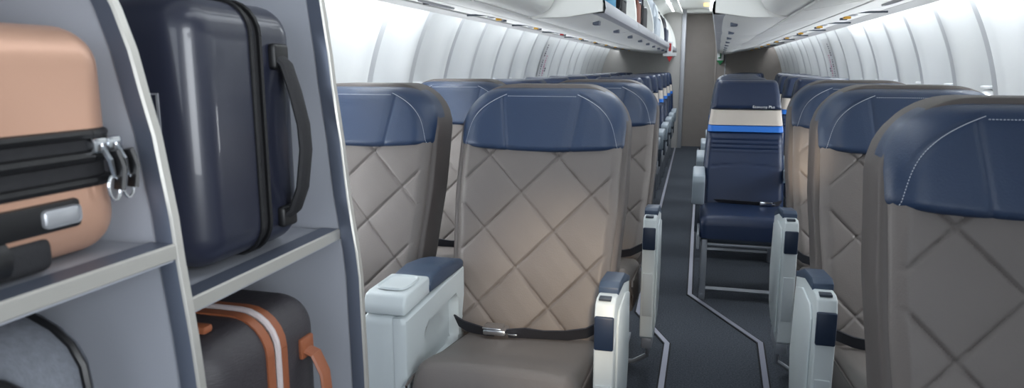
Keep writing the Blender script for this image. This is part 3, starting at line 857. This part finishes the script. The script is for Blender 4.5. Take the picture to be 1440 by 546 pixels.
# grey heather duffel, lower left
def duffel():
    t = thing('duffel_bag', 'heather grey duffel bag with piped rounded ends on the lower left shelf', 'bag', (-.835, .46, .6915))
    b = MB(); rows = []
    n = 26
    for i in range(15):
        u = i/14; y = -.15+.31*u; k = (1-abs(2*u-1)**5*.12)
        rows.append([(-.02+.20*k*math.copysign(abs(cos(a))**.8, cos(a)), y, .115+.112*k*math.copysign(abs(sin(a))**.75, sin(a))*(1+.03*sin(9*u+a*2))) for a in [2*PI*j/n for j in range(n)]])
    b.grid(rows, True); b.f += [tuple(range(n)), tuple(range(14*n, 15*n))]; b.mi += [0, 0]
    b.out('bag_body', 'heather', t, smooth=60)
    for r_, off in ((rows[1], 1.02), (rows[-2], 1.02)):
        p = MB(); p.tube([((q[0]+.02)*off-.02, q[1], (q[2]-.115)*off+.115) for q in r_+[r_[0]]], .005, n=6, up=(0, 1, 0))
        p.out('piping', 'black', t)
    f = MB(); rr = []
    for k, x in ((1.0, .17), (1.0, .188), (.93, .200), (.7, .207), (.3, .21), (.01, .21)):
        rr.append([(x, -.06+.125*k*cos(a), .115+.095*k*sin(a)) for a in [2*PI*j/24 for j in range(24)]])
    f.grid(rr, True); fo = f.out('round_pocket', 'heather', t, smooth=50)
    f = MB(); f.tube([(.190, -.06+.125*cos(a), .115+.095*sin(a)) for a in [2*PI*j/24 for j in range(25)]], .005, n=6, up=(1, 0, 0)); f.out('pocket_piping', 'black', fo)
    s_ = MB(); s_.tube([(.0, -.13, .22), (.02, -.05, .238), (.02, .06, .238), (.0, .13, .22)], .014, .003, n=8); s_.disc((.04, .13, .222), (0, 0, 1), .007, .010, 10)
    s_.out('carry_strap', 'black_soft', t)
duffel()

# bags in the open left bins
def soft_bag(name, label, loc, size, m, m2, cat='bag', strap=True, lying=False):
    t = thing(name, label, cat, loc)
    dx, dy, dz = size
    b = MB(); b.box(-dx/2, dx/2, -dy/2, dy/2, 0, dz, min(size)*.28, 5); b.out('bag_body', m, t, smooth=60)
    f = MB(); f.box(dx/2-.01, dx/2+.03, -dy*.36, dy*.36, dz*.08, dz*.55, .014, 4); p = f.out('front_pocket', m2, t, smooth=60)
    z_ = MB(); z_.tube([(dx/2+.028, -dy*.33, dz*.50), (dx/2+.034, 0, dz*.52), (dx/2+.028, dy*.33, dz*.50)], .004, n=6); z_.out('zipper', 'silver_plastic', p)
    if strap:
        s_ = MB(); s_.tube([(dx*.2, -dy*.15, dz-.01), (dx*.25, -dy*.13, dz+.03), (dx*.25, dy*.13, dz+.03), (dx*.2, dy*.15, dz-.01)], .010, .004, n=8); s_.out('grab_handle', m2, t)
        s_ = MB(); s_.tube([(dx/2, -dy*.40, dz*.85), (dx/2+.025, -dy*.42, dz*.6), (dx/2+.02, -dy*.42, dz*.3), (dx/2, -dy*.40, dz*.1)], .012, .004, n=8, up=(1, 0, 0)); s_.out('strap', m2, t)
zb = 1.4235
soft_bag('backpack', 'black backpack with teal and white pocket in the nearest open bin', (-.60, 3.35, zb), (.32, .44, .27), 'black_soft', 'teal_fabric', 'backpack')
soft_bag('travel_bag', 'small white packed bag beside the teal backpack in the nearest open bin', (-.56, 3.80, zb), (.26, .30, .20), 'silver_fabric', 'black_soft')
soft_bag('travel_bag', 'brown soft bag leaning in the second open bin', (-.58, 4.75, zb), (.30, .28, .33), 'brown_fabric', 'brown_fabric')
soft_bag('backpack', 'slate blue backpack next to the brown bag in the second open bin', (-.58, 5.25, zb), (.30, .5, .34), 'slate_fabric', 'black_soft', 'backpack')
soft_bag('travel_bag', 'upright silver bag in the third open bin', (-.56, 6.6, zb), (.30, .75, .36), 'silver_fabric', 'silver_fabric')
soft_bag('travel_bag', 'black upright bag in the fourth open bin', (-.56, 8.3, zb), (.30, .7, .34), 'black_soft', 'slate_fabric')

# ------------------------------------------------------------ light
def area(name, loc, target, sx, sy, power, col, spread=None):
    l = bpy.data.lights.new(name, 'AREA'); l.shape = 'RECTANGLE'; l.size = sx; l.size_y = sy; l.energy = power; l.color = col
    if spread: l.spread = spread
    o = bpy.data.objects.new(name, l); COL.objects.link(o); o.location = loc
    d = Vector(target)-Vector(loc); o.rotation_euler = d.to_track_quat('-Z', 'Y').to_euler(); return o
# daylight entering through the forward entry, behind the camera
area('entry_daylight', (-.3, -1.1, 1.45), (-.4, 3, 1.0), 1.1, .8, 11, (.86, .93, 1))
area('added_closet_fill', (.85, -.25, 1.25), (-.9, .7, 1.0), .7, 1.1, 9, (.90, .95, 1), math.radians(95))  # added fill lamp to brighten the closet; no door is modelled here
def sun_spot(loc, target, e, deg, blend):
    sp = bpy.data.lights.new('warm_sun_through_entry', 'SPOT'); sp.energy = e; sp.color = (1, .80, .58); sp.spot_size = math.radians(deg); sp.spot_blend = blend; sp.shadow_soft_size = .05
    so = bpy.data.objects.new('warm_sun_through_entry', sp); COL.objects.link(so); so.location = loc
    so.rotation_euler = (Vector(target)-so.location).to_track_quat('-Z', 'Y').to_euler()
sun_spot((.20, -.8, 1.6), (-.37, 1.95, .54), 230, 14, 1)
sun_spot((-.32, -.6, 1.35), (.43, 3.04, .80), 480, 5, .8)
for y, e in ((1.6, 5), (4.2, 7), (6.8, 8), (9.3, 15)):
    area('aisle_ceiling_light', (-.14, y, 1.96), (-.14, y, 0), .25, 2.0, e, (.88, .94, 1))
for y, e, e2 in ((1.9, 9.5, 7.5), (4.4, 2.6, 5), (7.0, 1.6, 1.6), (9.4, 1.8, 1.8)):
    area('sidewall_wash_light', (-1.205, y, 1.47), (-1.36, y, 1.1), 2.5, .03, e, (.93, .97, 1))
    area('sidewall_wash_light', (.945, y, 1.49), (1.08, y, 1.1), 2.5, .03, e2, (.93, .97, 1))
w = bpy.data.worlds.new('World'); scene.world = w; w.use_nodes = True
w.node_tree.nodes['Background'].inputs[0].default_value = (.70, .82, 1, 1)
w.node_tree.nodes['Background'].inputs[1].default_value = .22

# ------------------------------------------------------------ camera
cam = bpy.data.cameras.new('Camera'); co = bpy.data.objects.new('Camera', cam); COL.objects.link(co)
F = 980.0; cam.sensor_width = 36; cam.lens = F/1440*36
ph = math.atan(178/F); th = math.atan(265/F*cos(ph))
co.location = (0, 0, 1.18)
fw = Vector((-sin(th)*cos(ph), cos(th)*cos(ph), -sin(ph)))
co.rotation_euler = fw.to_track_quat('-Z', 'Y').to_euler()
cam.clip_start = .02
cam.dof.use_dof = True; cam.dof.focus_distance = 2.4; cam.dof.aperture_fstop = 6.3
scene.camera = co
scene.view_settings.view_transform = 'Standard'; scene.view_settings.look = 'None'
scene.view_settings.exposure = 0; scene.view_settings.gamma = 1; scene.view_settings.use_curve_mapping = False
